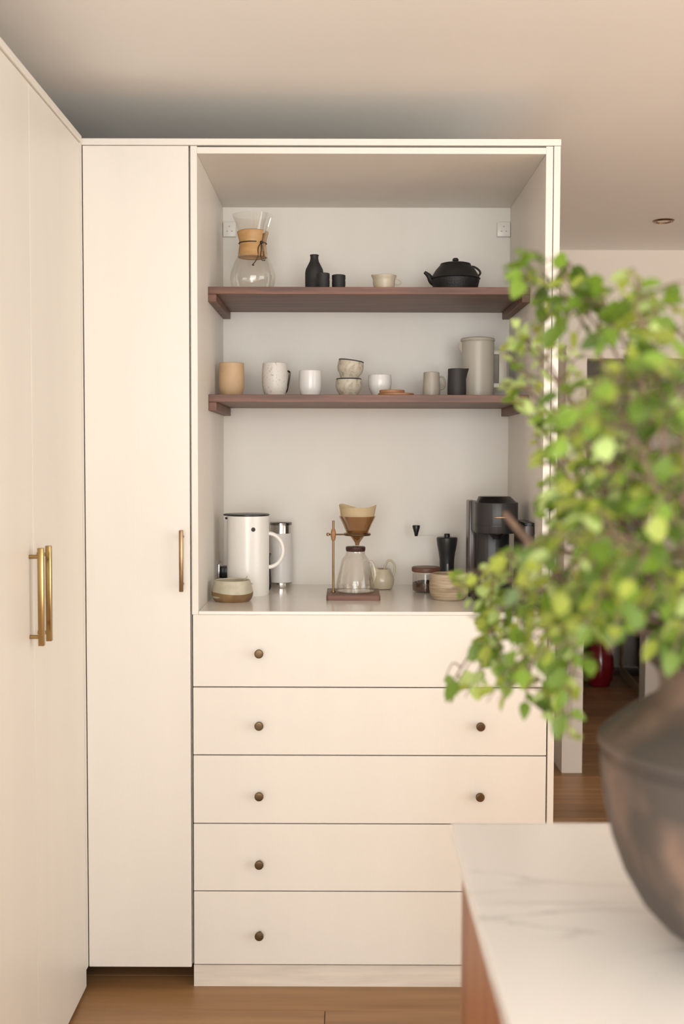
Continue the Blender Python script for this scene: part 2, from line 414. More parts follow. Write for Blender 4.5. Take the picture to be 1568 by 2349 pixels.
# ------------------------------------------------------------------ small things: helpers working from photo measurements
def prof(uc, y, z0, pts):
    """(half width px, v px) pairs -> (radius, height above z0); the first point sits on z0"""
    k = mpp(y); out = []
    for i, (hw, v) in enumerate(pts):
        z = U(uc, v, y=y).z - z0
        out.append((hw*k, 0 if i == 0 else z))
    return out
def shell(p, th, floor=.004):
    """close an outer profile into a vessel: bottom disc, wall thickness, inner floor"""
    o = [(0, 0)] + p
    r, z = p[-1]
    inner = [(max(r-th*.5, .001), z+th*.35), (max(r-th, .001), z-th*.2)]
    for rr, zz in reversed(p[:-1]):
        if zz > floor+.003 and zz < z-th: inner.append((max(rr-th, .001), zz))
    rb = max(inner[-1][0]*.85, .001)
    return o + inner + [(rb, floor), (0, floor)]
def on_counter(u, v, rpx, z0=ZW):
    y = U(u, v, z=z0).y
    return y + rpx*mpp(y)
def at(u, y, z): return Vector((U(u, 1049, y=y).x, y, z))
def loop(bm, pts_px, y, root, r, **k):
    """tube through photo pixels lying in the plane at depth y, in the thing's own coordinates"""
    return tube(bm, [U(a, b_, y=y)-root for a, b_ in pts_px], r, **k)

# sockets high in the niche
for u0, u1, lab in ((507, 541, 'small white square socket plate behind the hourglass coffee maker'), (1140, 1172, 'small white square socket plate above the iron teapot')):
    a = U(u0, 509, y=.588); c = U(u1, 543, y=.588)
    x0, x1 = max(a.x, NX0+.001), min(c.x, NX1-.001)
    t = thing('socket_plate', lab, 'socket', ((x0+x1)/2, .600, (a.z+c.z)/2)); hw = (x1-x0)/2; hh = (a.z-c.z)/2
    obj('plate', box(BM(), -hw, hw, -.014, 0, -hh, hh, bev=.002), 'socket_plastic', t)
    b = BM()
    for px, pz in ((0, .008), (-.007, -.006), (.007, -.006)): box(b, px-.002, px+.002, -.0146, -.0139, pz-.0015, pz+.0015)
    obj('slots', b, 'beige_glaze', t, smooth=False)

# ---- upper shelf
y = .40; p0 = at(580, y, S1)
t = thing('pour_over_coffee_maker', 'hourglass glass coffee maker with wooden collar and dark tie', 'coffee maker', p0)
pp = prof(580, y, S1, [(44, 655), (50, 648), (52, 638), (50, 626), (43, 606), (34, 588), (29, 574), (27.5, 562), (29, 550), (32, 538), (37, 518), (45, 497), (46, 494)])
obj('glass_body', lathe(BM(), [(0, .001)]+[(r, max(z, .001)) for r, z in pp], 48), 'clear_glass', t)
k = mpp(y); zz = lambda v: U(580, v, y=y).z-S1
cp = [(29.5, 590), (33.5, 591), (33, 584), (31.5, 572), (30, 562), (31.5, 551), (34.5, 540), (36, 533), (32.5, 531)]
b = BM(); prev = None; pr = [(a*k, zz(v)) for a, v in cp]
segs = []
for i in range(37):                               # collar open where the spout groove runs (towards the right front)
    a = math.radians(-30 + 14 + (332-0)*i/36)
    segs.append([b.verts.new((r*math.cos(a), r*math.sin(a), z)) for r, z in pr] + [b.verts.new(((r-.003 if 0 < q < 8 else r)*math.cos(a)*.93, r*math.sin(a)*.93, z)) for q, (r, z) in list(enumerate(pr))[::-1]])
for A, B in zip(segs, segs[1:]):
    n = len(A)
    for j in range(n): b.faces.new((A[j], A[(j+1) % n], B[(j+1) % n], B[j]))
b.faces.new(segs[0]); b.faces.new(segs[-1][::-1])
obj('wooden_collar', b, 'cork', t)
b = BM(); rb = 31.2*k
tube(b, [(rb*math.cos(math.radians(q)), rb*math.sin(math.radians(q)), zz(559)) for q in range(-46, 300, 12)], .0014, seg=8, n=2)
kn = Vector((rb*math.cos(math.radians(-47)), rb*math.sin(math.radians(-47)), zz(560)))
lathe(b, [(0, kn.z-.005), (.0045, kn.z-.002), (.0045, kn.z+.002), (0, kn.z+.005)], 12, cx=kn.x, cy=kn.y)
def q_(u, v, dy=-.036): return U(u, v, y=y+dy)-p0
tube(b, [kn, q_(592, 568), q_(591, 588), q_(585, 600), q_(580, 606)], .0013, seg=8)
tube(b, [kn, q_(599, 572), q_(598, 588), q_(601, 597), q_(608, 597)], .0013, seg=8)
lathe(b, [(0, q_(580, 610).z), (.004, q_(580, 608).z), (0, q_(580, 604).z)], 10, cx=q_(580, 607).x, cy=q_(580, 607).y)
obj('tie', b, 'leather', t)
b = BM(); tube(b, [q_(621, 500, -.022), q_(612, 528, -.02), q_(604, 556, -.022), q_(600, 575, -.024)], .0045, seg=10)
obj('spout_channel', b, 'clear_glass', t)

y = .40; p0 = at(720, y, S1)
t = thing('sake_bottle', 'small matt black ceramic bottle with narrow neck', 'bottle', p0)
pb = prof(720, y, S1, [(20, 656), (21, 650), (21, 626), (19.5, 618), (15, 609), (10.5, 600), (9, 593), (9.3, 588), (10.5, 585.5)])
obj('body', lathe(BM(), shell(pb, .003), 36), 'black_clay', t)
for uc, v0, hw, lab in ((740, 628, 15, 'small black ceramic cup touching the black bottle'), (775.5, 632, 15.5, 'small black ceramic cup standing clear of the black bottle')):
    y = .325 if uc < 760 else .34; p0 = at(uc, y, S1)
    tag(obj('sake_cup', lathe(BM(), shell(prof(uc, y, S1, [(hw-1.5, 656), (hw, 652), (hw, (v0+655)/2+3), (hw-.6, (v0+655)/2), (hw, (v0+655)/2-3), (hw, v0)]), .0028), 32), 'black_clay', loc=p0), lab, 'cup', 'black ceramic cups')

y = .36; uc = 880; p0 = at(uc, y, S1)
t = thing('creamer', 'small shallow cream creamer with pinched lip and ring handle', 'creamer', p0)
def sq(r, z, a):
    d = abs((a-math.pi+math.pi) % (2*math.pi)-math.pi)
    g = math.exp(-(d/.32)**2) if z > .018 else 0
    return r*(1+.14*g), z+.0025*g
obj('bowl', lathe(BM(), shell(prof(uc, y, S1, [(20, 657), (23.5, 653), (23.5, 645), (24, 641), (26.5, 636), (27, 633)]), .003), 40, squash=sq), 'cream_glaze', t)
b = BM(); loop(b, [(902, 638), (913, 641), (920, 648), (913, 653), (902, 651)], y, p0, .0018, seg=8)
obj('handle', b, 'cream_glaze', t)

y = .40; uc = 1041; p0 = at(uc, y, S1)
t = thing('iron_teapot', 'squat black cast-iron teapot with knobbed lid', 'teapot', p0)
tp = prof(uc, y, S1, [(46, 656), (53, 652), (54.5, 646), (54.5, 642), (57, 640), (54.5, 637), (51, 630), (45, 620), (38, 612), (34, 608)])
obj('body', lathe(BM(), [(0, 0)]+tp+[(0, tp[-1][1])], 48), 'iron', t)
k = mpp(y); z1 = tp[-1][1]
ld = obj('lid', lathe(BM(), [(0, z1+.0002), (35*k, z1), (34*k, z1+.003), (28*k, z1+.005), (9*k, z1+.007), (0, z1+.007)], 40), 'iron', t)
obj('lid_knob', lathe(BM(), [(0, z1+.0065), (3.5*k, z1+.0065), (4*k, z1+.009), (7*k, z1+.012), (7.2*k, z1+.015), (4.5*k, z1+.019), (0, z1+.020)], 24), 'iron', ld)
b = BM(); tube(b, [U(1001, 650, y=y)-p0, U(990, 644, y=y)-p0, U(983, 633, y=y)-p0, U(973, 624, y=y)-p0], lambda q: .0130*(1-q)+.0042*q, seg=14)
obj('spout', b, 'iron', t)
b = BM(); loop(b, [(1074, 613), (1085, 612), (1096, 618), (1101, 626), (1096, 633), (1088, 632)], y, p0, .0030, seg=10)
obj('handle', b, 'iron', t)

# ---- lower shelf
def cup(name, uc, y, z0, pts, m, label, th=.0032, group=None, seg=40):
    p = at(uc, y, z0); t = thing(name, label, 'cup', p, group)
    obj('body', lathe(BM(), shell(prof(uc, y, z0, pts), th), seg), m, t); return t, p
cup('tumbler', 531, .38, S2, [(22, 905), (26, 901), (29, 890), (29.5, 868), (29, 845), (28.5, 834)], 'tan_clay', 'tall tan clay tumbler at the end of the lower shelf')
t, p0 = cup('mug', 630, .38, S2, [(21, 905), (25, 901), (28, 890), (29.5, 868), (29, 848), (27.5, 834)], 'speckle_white', 'tall speckled white mug between the tan tumbler and a plain white cup')
b = BM(); tube(b, [U(655, 851, y=.39)-p0, U(662, 852, y=.402)-p0, U(664, 858, y=.405)-p0, U(661, 880, y=.403)-p0, U(657, 897, y=.398)-p0, U(652, 900, y=.39)-p0], .0028, seg=10)
obj('handle', b, 'dark_brown_plastic', t)
cup('white_cup', 711, .38, S2, [(20, 905), (23.5, 901), (25.5, 892), (26, 878), (26, 862), (25.5, 851)], 'white_glaze', 'plain white cup between the speckled mug and the stacked bowls')
bp_ = [(19, 905), (23, 902), (28, 895), (30, 886), (29.5, 876), (28.5, 870)]
def bowl2(z0, label, tilt=0):
    p = at(799, .38, z0); t = thing('small_bowl', label, 'bowl', p, 'stacked speckled bowls')
    pr = prof(799, .38, S2, bp_)
    obj('body', lathe(BM(), shell(pr, .003), 40), 'cream_speckle', t)
    r, z = pr[-1]
    obj('rim', lathe(BM(), [(r-.0034, z-.001), (r-.003, z+.0016), (r-.001, z+.002), (r+.0006, z+.0008), (r+.0005, z-.0012)], 40), 'charcoal', t)
    t.rotation_euler = (0, tilt, 0); return pr[-1][1]
hb = bowl2(S2, 'lower speckled cream bowl with dark rim, holding another bowl')
bowl2(S2+hb-.0005, 'tilted speckled cream bowl with dark rim stacked on another bowl', .135)
cup('white_cup', 870, .40, S2, [(16, 905), (20, 902), (25, 893), (27, 882), (27, 872), (26, 861)], 'white_glaze', 'rounded white cup beside the round wooden coasters')
yy = .275; pc = at(907, yy, S2); kk = mpp(yy)
def disc(r, h): return lathe(BM(), [(0, 0), (r-.001, 0), (r, .001), (r, h-.001), (r-.001, h), (0, h)], 40)
tag(obj('coaster', disc(41*kk, .0065), 'coaster_wood', loc=pc), 'larger round wooden coaster lying on the lower shelf', 'coaster')
pc2 = at(898, yy, S2+.0066)
tag(obj('coaster', disc(29*kk, .0085), 'coaster_wood', loc=pc2), 'smaller round wooden coaster stacked on a larger one', 'coaster')
t, p0 = cup('beige_cup', 988, .40, S2, [(18, 905), (20, 902), (20, 888), (18.5, 868), (18, 855)], 'beige_glaze', 'slim beige cup with pale loop handle beside the charcoal pitcher')
b = BM(); loop(b, [(1005, 864), (1016, 866), (1020, 878), (1017, 890), (1006, 893)], .40, p0, .0028, seg=10); obj('handle', b, 'beige_glaze', t)
y = .33; p0 = at(1046, y, S2)
t = thing('milk_pitcher', 'small charcoal milk pitcher with pointed lip', 'pitcher', p0)
def sq2(r, z, a):
    d = abs((a+math.pi) % (2*math.pi)-math.pi); g = math.exp(-(d/.34)**2)*max(0, (z-.05)/.02)
    return r*(1+.26*g), z+.001*g
obj('body', lathe(BM(), shell(prof(1046, y, S2, [(20, 905), (21.5, 903), (21.5, 890), (21, 870), (20.5, 858), (20.5, 852), (20.5, 847)]), .0028), 44, squash=sq2), 'charcoal', t)
y = .45; uc = 1093; p0 = at(uc, y, S2)
t = thing('french_press', 'tall cream enamel coffee press with lid and squared handle', 'coffee press', p0)
fp = prof(uc, y, S2, [(36, 905), (37.5, 902), (37.5, 880), (37.5, 800), (37.5, 786)])
obj('body', lathe(BM(), [(0, 0)]+fp+[(36*mpp(y), fp[-1][1]+.001), (0, fp[-1][1]+.001)], 48), 'press_enamel', t)
z1 = fp[-1][1]; k = mpp(y)
obj('lid', lathe(BM(), [(0, z1+.001), (36*k, z1+.001), (36.5*k, z1+.003), (39*k, z1+.004), (39.5*k, z1+.007), (38*k, z1+.011), (32*k, z1+.013), (0, z1+.0135)], 48), 'press_enamel', t)
b = BM(); pts = [(1060, 785), (1050, 787), (1051, 797), (1059, 812)]
vv = [U(a, c, y=y)-p0 for a, c in pts]
L1 = [b.verts.new(v_+Vector((0, -.010 if i in (0, 3) else -.003, 0))) for i, v_ in enumerate(vv)]; L2 = [b.verts.new(v_+Vector((0, .010 if i in (0, 3) else .003, 0))) for i, v_ in enumerate(vv)]
b.faces.new(L1); b.faces.new(L2[::-1])
for i in range(4): b.faces.new((L1[i], L2[i], L2[(i+1) % 4], L1[(i+1) % 4]))
obj('spout', b, 'press_enamel', t)
b = BM(); a = U(1128, 803, y=y)-p0; c = U(1162, 814, y=y)-p0
box(b, a.x, c.x, -.007, .007, c.z, a.z, bev=.002)
a = U(1128, 879, y=y)-p0; c2 = U(1162, 890, y=y)-p0; box(b, a.x, c2.x, -.007, .007, c2.z, a.z, bev=.002)
a3 = U(1143, 803, y=y)-p0; box(b, a3.x, c.x, -.008, .008, c2.z, a3.z, bev=.003)
obj('handle', b, 'press_enamel', t)

# ---- on the countertop
y = on_counter(532, 1383, 38); uc = 532; p0 = at(uc, y, ZW)
t = thing('sugar_bowl', 'squat glazed stoneware bowl with brown foot in front of the white jug', 'bowl', p0)
k = mpp(y)
sb = prof(uc, y, ZW, [(38, 1380), (43, 1374), (47, 1366), (47.5, 1358), (46, 1348), (43, 1338), (41.5, 1331)])
sb = [(r, z) for r, z in sb]
lo = [q for q in sb if q[1] < .016]; hi = [q for q in sb if q[1] >= .0]
obj('bowl', lathe(BM(), shell(sb, .004), 48), 'celadon', t)
obj('foot', lathe(BM(), [(0, -.0)]+[(r+.0005, z) for r, z in sb[:4]]+[(sb[3][0]-.002, sb[3][1]+.0005)], 48, squash=lambda r, z, a: (r, z+(.0025*math.sin(2*a+.6) if z > .012 else 0))), 'raw_clay', t)
b = BM(); tube(b, [U(538, 1372, y=y)-p0, U(556, 1338, y=y)-p0, U(567, 1322, y=y)-p0], .0014, seg=8)
obj('lip', lathe(BM(), [(0, -.003), (.003, -.002), (.0035, .001), (0, .003)], 12, cx=0), 'celadon', t, loc=U(577, 1339, y=y)-p0)
sp = tag(obj('teaspoon', b, 'celadon', loc=p0), 'thin pale spoon handle sticking out of the stoneware bowl', 'spoon')

uc = 568.5; y = on_counter(uc, 1369, 47); p0 = at(uc, y, ZW); k = mpp(y)
t = thing('vacuum_jug', 'tall white vacuum jug with black lid and round loop handle', 'jug', p0)
jp = prof(uc, y, ZW, [(47, 1362), (48.3, 1361), (48.3, 1300), (48.3, 1200), (48.3, 1183)])
obj('body', lathe(BM(), [(0, 0)]+jp+[(46*k, jp[-1][1]+.001), (0, jp[-1][1]+.001)], 56), 'jug_white', t)
z1 = jp[-1][1]
def sq3(r, z, a):
    d = abs((a) % (2*math.pi)-math.pi); g = math.exp(-(d/.30)**2); return r*(1+.16*g), z
ld = obj('lid', lathe(BM(), [(0, z1+.001), (47*k, z1+.001), (49.5*k, z1+.002), (49.5*k, z1+.0045), (46*k, z1+.006), (38*k, z1+.0065), (0, z1+.006)], 56, squash=sq3), 'black_plastic', t)
b = BM(); a = U(524, 1183, y=y)-p0
prism(b, [(-56*k, -.006), (-46*k, -.013), (-40*k, -.016), (-40*k, .016), (-46*k, .013), (-56*k, .006)], z1-.012, z1+.0005, bev=.002)
obj('spout', b, 'jug_white', t)
b = BM(); lathe(b, [(0, -.006), (.005, -.005), (.006, 0), (0, .001)], 16, cx=0); obj('spout_valve', b, 'black_plastic', ld, loc=Vector((-47.5*k, -.012, z1-.004)))
b = BM(); lathe(b, [(0, 0), (.0058, 0), (.0058, .0012), (0, .0014)], 24)
ang = math.asin((584-uc)/48.3); n = Vector((math.sin(ang), -math.cos(ang), 0))
bmesh.ops.rotate(b, verts=b.verts, matrix=Vector((0, 0, 1)).rotation_difference(n).to_matrix())
obj('badge', b, 'black_plastic', t, loc=n*(48.3*k-.0002)+Vector((0, 0, U(584, 1215, y=y-48*k).z-ZW)))
b = BM(); cz = U(uc, 1262, y=y).z-ZW; pts = []
for q in range(-90, 91, 12): pts.append((46*k+34.5*k*math.cos(math.radians(q)), 0, cz+39*k*math.sin(math.radians(q))))
tube(b, pts, 4.8*k, seg=14, n=2); obj('handle', b, 'jug_white', t)

uc = 644; y = on_counter(uc, 1350, 24); p0 = at(uc, y, ZW); k = mpp(y)
t = thing('milk_frother', 'white canister with chrome top and base behind the white jug', 'canister', p0)
zf = lambda v: U(uc, v, y=y).z-ZW
obj('base', lathe(BM(), [(0, 0), (25*k, 0), (25.5*k, .002), (25.5*k, zf(1335)), (0, zf(1335))], 40), 'chrome', t)
obj('body', lathe(BM(), [(0, zf(1334.5)), (25*k, zf(1334.5)), (25.2*k, zf(1332)), (25.2*k, zf(1226)), (24*k, zf(1223)), (0, zf(1223))], 40), 'canister_white', t)
obj('neck', lathe(BM(), [(0, zf(1222.8)), (23.5*k, zf(1222.8)), (23.5*k, zf(1204)), (0, zf(1204))], 40), 'chrome', t)
obj('lid', lathe(BM(), [(0, zf(1203.8)), (25.3*k, zf(1203.8)), (25.3*k, zf(1199)), (24*k, zf(1197.5)), (0, zf(1197))], 40), 'dark_chrome', t)

# socket, plug and cord at the side of the niche
ys = .47; a = U(500, 1290, x=NX0); sz = (U(500, 1291, y=ys).z, U(500, 1331, y=ys).z)
t = thing('wall_socket', 'metal wall socket plate on the side of the niche beside the white jug', 'socket', (NX0, ys, sz[1]))
obj('plate', box(BM(), 0, .006, -.045, .045, 0, sz[0]-sz[1], bev=.001), 'chrome', t)
t = thing('power_plug', 'black plug with cord in the socket behind the white jug', 'plug', (NX0+.0058, ys, sz[1]+.005))
obj('plug', box(BM(), 0, .030, -.022, .022, .002, .036, bev=.004), 'black_plastic', t)
jx = at(568.5, .3, 0).x
pr_ = Vector((NX0+.0058, ys, sz[1]+.005))
b = BM(); xe = U(619, 1300, y=.40).x
tube(b, [Vector(q)-pr_ for q in ((NX0+.032, ys, sz[1]+.02), (NX0+.075, ys+.01, sz[1]+.045), (-.26, .50, 1.03), (-.215, .47, 1.055), (xe-.004, .41, 1.045), (xe, .40, 1.00), (xe, .40, .965), (xe-.012, .41, .956), (-.24, .44, .956))], .0026, seg=8)
obj('cord', b, 'black_plastic', t)

# dripper stand
yf = U(810, 1378, z=ZW).y; yb = U(810, 1350, z=ZW+.012).y
x0 = U(748, 1372, y=yf).x; x1 = U(872, 1372, y=yf).x; ym = (yf+yb)/2; p0 = Vector(((x0+x1)/2, ym, ZW))
t = thing('dripper_stand', 'walnut block stand with brass rod holding a coffee dripper', 'stand', p0)
hx, hy = (x1-x0)/2, (yb-yf)/2; BT = .0125
obj('base', prism(BM(), rrect(-hx, hx, -hy, hy, .006), 0, BT, bev=.001), 'walnut', t)
xr = U(764, 1300, y=ym).x-p0.x; k = mpp(ym)
zt = U(764, 1194, y=ym).z-ZW; za = U(764, 1226, y=ym).z-ZW
b = BM(); tube(b, [(xr, 0, BT-.001), (xr, 0, zt)], 2.6*k, seg=14, smooth=False); lathe(b, [(0, BT), (6*k, BT), (5*k, BT+.004), (0, BT+.004)], 16, cx=xr)
obj('rod', b, 'brass', t)
obj('clamp', lathe(BM(), [(2.7*k, za-.018), (4.5*k, za-.014), (6.2*k, za-.004), (6.2*k, za+.004), (4.5*k, za+.013), (2.7*k, za+.017)], 18, cx=xr), 'coaster_wood', t)
xc = U(819, 1226, y=ym).x-p0.x; RR = 29*k
b = BM(); tube(b, [(U(751, 1226, y=ym).x-p0.x, 0, za), (xc-RR, 0, za)], 1.8*k, seg=10, smooth=False)
tube(b, [(xc+RR*math.cos(q*math.pi/18), RR*math.sin(q*math.pi/18), za) for q in range(37)], 2.4*k, seg=8, n=1, cap=False)
lathe(b, [(0, za-.005), (.0045, za-.003), (.0045, za+.003), (0, za+.005)], 12, cx=U(752, 1226, y=ym).x-p0.x)
obj('ring_arm', b, 'brass', t)
pd = Vector((p0.x+xc, ym, ZW)); zv = lambda v: U(819, v, y=ym).z-ZW
root = Vector((pd.x, ym, ZW+zv(1251)))
t = thing('glass_dripper', 'amber glass cone dripper holding a folded paper filter', 'dripper', root)
o_ = zv(1251)
obj('cone', lathe(BM(), [(4.5*k, 0), (5.5*k, zv(1245)-o_), (9*k, zv(1240)-o_), (16*k, zv(1230)-o_), (25*k, zv(1222)-o_), (33*k, zv(1203)-o_), (41*k, zv(1187)-o_), (42*k, zv(1184)-o_)], 44), 'amber_glass', t)
zfl = za+2.2*k-o_
obj('flange', lathe(BM(), [(21*k, zfl), (30.5*k, zfl), (31*k, zfl+.001), (30.5*k, zfl+.002), (21*k, zfl+.002), (21*k, zfl)], 44), 'amber_glass', t)
obj('filter', lathe(BM(), [(.5*k, zv(1240)-o_), (15*k, zv(1229)-o_), (23*k, zv(1221)-o_), (31*k, zv(1203)-o_), (38*k, zv(1187)-o_), (41*k, zv(1172)-o_), (43*k, zv(1162)-o_)], 60,
    squash=lambda r, z, a: (r*(1+(.05*math.sin(3*a+.5) if z > zv(1187)-o_ else 0)), z+((.0042*math.sin(2*a+2.3)+.003*math.sin(3*a+.7)) if z > zv(1175)-o_ else 0))), 'paper', t)
# carafe
uc = 815; pc = Vector((U(uc, 1300, y=ym).x, ym, ZW+BT)); Z = lambda v: U(uc, v, y=ym).z-ZW-BT
t = thing('glass_carafe', 'clear glass coffee carafe with dark collar standing on the walnut block', 'carafe', pc)
obj('glass_body', lathe(BM(), [(0, .0005), (38*k, .0005), (43*k, .004), (44*k, Z(1338)), (42*k, Z(1326)), (37*k, Z(1305)), (33*k, Z(1288)), (30*k, Z(1281)), (24*k, Z(1274)), (22*k, Z(1267)), (22*k, Z(1264))], 44), 'clear_glass', t)
obj('base_ring', lathe(BM(), [(0, .0006), (37*k, .0006), (41*k, .004), (0, .0042)], 44), 'clear_glass', t)
obj('collar', lathe(BM(), [(0, Z(1264.5)), (21*k, Z(1264.5)), (22.5*k, Z(1262)), (22.8*k, Z(1255)), (21*k, Z(1253.5)), (8*k, Z(1253.5)), (8*k, Z(1258)), (0, Z(1258))], 36), 'collar_wood', t)
b = BM(); loop(b, [(845, 1288), (853, 1290), (858, 1304), (860, 1322), (856, 1336)], ym, pc, .0040, seg=10); obj('handle', b, 'clear_glass', t)
# small glazed pot behind
uc = 876; y = on_counter(uc, 1353, 20); p0 = at(uc, y, ZW)
t = thing('glazed_pot', 'small celadon glazed pouring pot with tall loop handle behind the carafe', 'pot', p0)
def sq4(r, z, a):
    d = abs((a-math.radians(215)+math.pi) % (2*math.pi)-math.pi); g = math.exp(-(d/.30)**2)*max(0, min(1, (z-.035)/.02)); return r*(1+.45*g), z+.014*g
obj('body', lathe(BM(), shell(prof(uc, y, ZW, [(18, 1352), (24, 1349), (28.5, 1338), (29, 1328), (26, 1318), (22, 1310), (20, 1305)]), .003), 48, squash=sq4), 'pot_glaze', t)
b = BM(); loop(b, [(881, 1312), (883, 1298), (889, 1287), (897, 1286), (904, 1296), (904, 1312), (899, 1324)], y, p0, .0035, seg=10); obj('handle', b, 'pot_glaze', t)

# hand grinder, jar, ribbed bowl
uc = 1026; y = on_counter(uc, 1352, 17); p0 = at(uc, y, ZW); k = mpp(y); Z = lambda v: U(uc, v, y=y).z-ZW
t = thing('hand_grinder', 'black waisted hand coffee grinder with long crank', 'grinder', p0)
obj('body', lathe(BM(), [(0, 0), (18*k, 0), (18.5*k, .003), (17*k, Z(1320)), (16.5*k, Z(1300)), (17*k, Z(1283)), (19*k, Z(1268)), (22.5*k, Z(1250)), (24*k, Z(1238)), (24*k, Z(1234)), (22*k, Z(1232)), (0, Z(1232))], 40), 'black_satin', t)
obj('logo_stripe', box(BM(), -.0025, .0025, -18.2*k, -17.0*k, Z(1308), Z(1292)), 'dark_chrome', t, smooth=False)
obj('cap', lathe(BM(), [(0, Z(1232)+.0003), (6.8*k, Z(1232)+.0003), (6.8*k, Z(1226)), (5.5*k, Z(1224)), (0, Z(1224))], 20), 'black_plastic', t)
b = BM(); ax = U(954, 1230, y=y).x-p0.x
tube(b, [(0, 0, Z(1228)), (ax, 0, Z(1228))], .0022, seg=8, smooth=False, flat=.6)
cr = obj('crank', b, 'canister_white', t)
obj('crank_knob', lathe(BM(), [(0, Z(1230)), (3.5*k, Z(1230)), (4.5*k, Z(1224)), (9*k, Z(1208)), (8*k, Z(1205)), (0, Z(1205.5))], 20, cx=ax), 'black_plastic', cr)

uc = 978; y = on_counter(uc, 1361, 28); p0 = at(uc, y, ZW); k = mpp(y); Z = lambda v: U(uc, v, y=y).z-ZW
t = thing('coffee_jar', 'glass storage jar of ground coffee with a wooden lid', 'jar', p0)
obj('glass_body', lathe(BM(), [(0, .0005), (28*k, .0005), (31*k, .004), (31.5*k, .010), (31.5*k, Z(1316)), (30*k, Z(1310))], 40), 'clear_glass', t)
obj('coffee', lathe(BM(), [(0, .003), (27*k, .003), (30*k, .006), (30.3*k, Z(1336)), (18*k, Z(1332)), (0, Z(1337))], 36), 'coffee', t)
obj('lid', lathe(BM(), [(0, Z(1311)), (31*k, Z(1311)), (33*k, Z(1309)), (33*k, Z(1302)), (31*k, Z(1300)), (0, Z(1300))], 40), 'walnut', t)

uc = 1031; y = on_counter(uc, 1379, 33); p0 = at(uc, y, ZW); k = mpp(y)
t = thing('ribbed_bowl', 'ribbed oatmeal stoneware bowl in front of the hand grinder', 'bowl', p0)
rp_ = prof(uc, y, ZW, [(33, 1373), (38, 1370), (43, 1361), (45, 1348), (44.5, 1335), (43, 1324), (41.5, 1316)])
pp = []
for (r0, z0), (r1, z1) in zip(rp_, rp_[1:]):
    for q in range(4): pp.append((r0+(r1-r0)*q/4 + (.0007 if q % 2 else 0), z0+(z1-z0)*q/4))
pp.append(rp_[-1])
obj('body', lathe(BM(), shell(pp, .004), 48), 'ribbed_clay', t)

# coffee machine
yf = .12                                       # the tank just clears the niche side where the photo shows its edge
def X(u, yy): return U(u, 1200, y=yy).x
def Zm(v, yy): return U(1140, v, y=yy).z-ZW
p0 = Vector((X(1140, yf+.1), yf+.1, ZW))
t = thing('coffee_machine', 'black capsule coffee machine with rounded head and drip tray', 'coffee machine', p0)
yc = yf+.10                                                   # reference depth for outlines
k = mpp(yc)
hx0, hx1 = X(1088, yc)-p0.x, X(1187, yc)-p0.x; hr = (hx1-hx0)/2; hc = (hx0+hx1)/2
zh0, zh1, zh2 = Zm(1222, yc), Zm(1152, yc), Zm(1139, yc)
def headpoly(r, yb): return [(hc+r*math.cos(math.radians(a)), r*math.sin(math.radians(a))) for a in range(180, 361, 12)] + [(hc+r, yb), (hc-r, yb)]
obj('head', prism(BM(), headpoly(hr, .12), zh0, zh1, bev=.003), 'black_satin', t)
obj('head_band', prism(BM(), headpoly(hr+.0006, .118), zh0+.020, zh0+.0215), 'black_plastic', t)
b = BM(); lo = [b.verts.new((hc+(hr-.004)*math.cos(math.radians(a)), (hr-.004)*math.sin(math.radians(a)), zh1)) for a in range(0, 360, 30)]
hi = [b.verts.new((hc-.004+(hr*.74)*math.cos(math.radians(a)), .012+(hr*.74)*math.sin(math.radians(a)), zh2)) for a in range(0, 360, 30)]
b.faces.new(lo[::-1]); b.faces.new(hi)
for i in range(12): b.faces.new((lo[i], lo[(i+1) % 12], hi[(i+1) % 12], hi[i]))
obj('lid', b, 'black_plastic', t)
obj('brew_spout', lathe(BM(), [(0, zh0-.016), (.010, zh0-.016), (.013, zh0-.010), (.022, zh0-.002), (.022, zh0+.001), (0, zh0+.001)], 24, cx=hc, cy=-.012), 'black_plastic', t)
obj('column', prism(BM(), [(hc+hr*.82*math.cos(math.radians(a)), .085+hr*.7*math.sin(math.radians(a))) for a in range(180, 361, 12)]+[(hc+hr*.82, .125), (hc-hr*.82, .125)], .012, zh0+.001, bev=.002), 'black_satin', t)
obj('base', prism(BM(), headpoly(hr*.98, .12), 0, .012, bev=.002), 'black_plastic', t)
b = BM(); lathe(b, [(0, .0118), (hr*.66, .0118), (hr*.72, .018), (hr*.72, Zm(1340, yf+.04)), (hr*.66, Zm(1338, yf+.04)), (0, Zm(1339, yf+.04))], 32, cx=hc, cy=-.012)
tr = obj('drip_tray', b, 'black_satin', t)
b = BM()
for q in range(-3, 4): box(b, hc+q*.008-.002, hc+q*.008+.002, -.035, .012, Zm(1339, yf+.04), Zm(1339, yf+.04)+.0015)
obj('grille', b, 'dark_chrome', tr, smooth=False)
lx0, lx1 = X(1127, yc)-p0.x, X(1157, yc)-p0.x; zl = Zm(1187, yc-hr)
b = BM(); ly = -math.sqrt(max(hr**2-((lx0+lx1)/2-hc)**2, 0))
tube(b, [(lx0, ly-.002, zl-.001), (lx0+.008, ly-.004, zl), (lx1, ly-.003, zl)], .0022, seg=8)
obj('lever', b, 'chrome', t)
tx0 = X(1072, yc+.12)-p0.x
obj('rear_panel', box(BM(), tx0, hx0+.012, .085, .16, 0, Zm(1148, yc+.1), bev=.003), 'dark_brown_plastic', t)
obj('water_tank', prism(BM(), rrect(hx1-.003, NX1-.0020-p0.x, -.115, .05, .008), 0, Zm(1200, yc), bev=.003), 'dark_brown_plastic', t)
obj('tank_lid', prism(BM(), rrect(hx1+.0005, NX1-.0015-p0.x, -.116, .051, .008), Zm(1200, yc)+.0003, Zm(1194, yc), bev=.001), 'black_plastic', t)

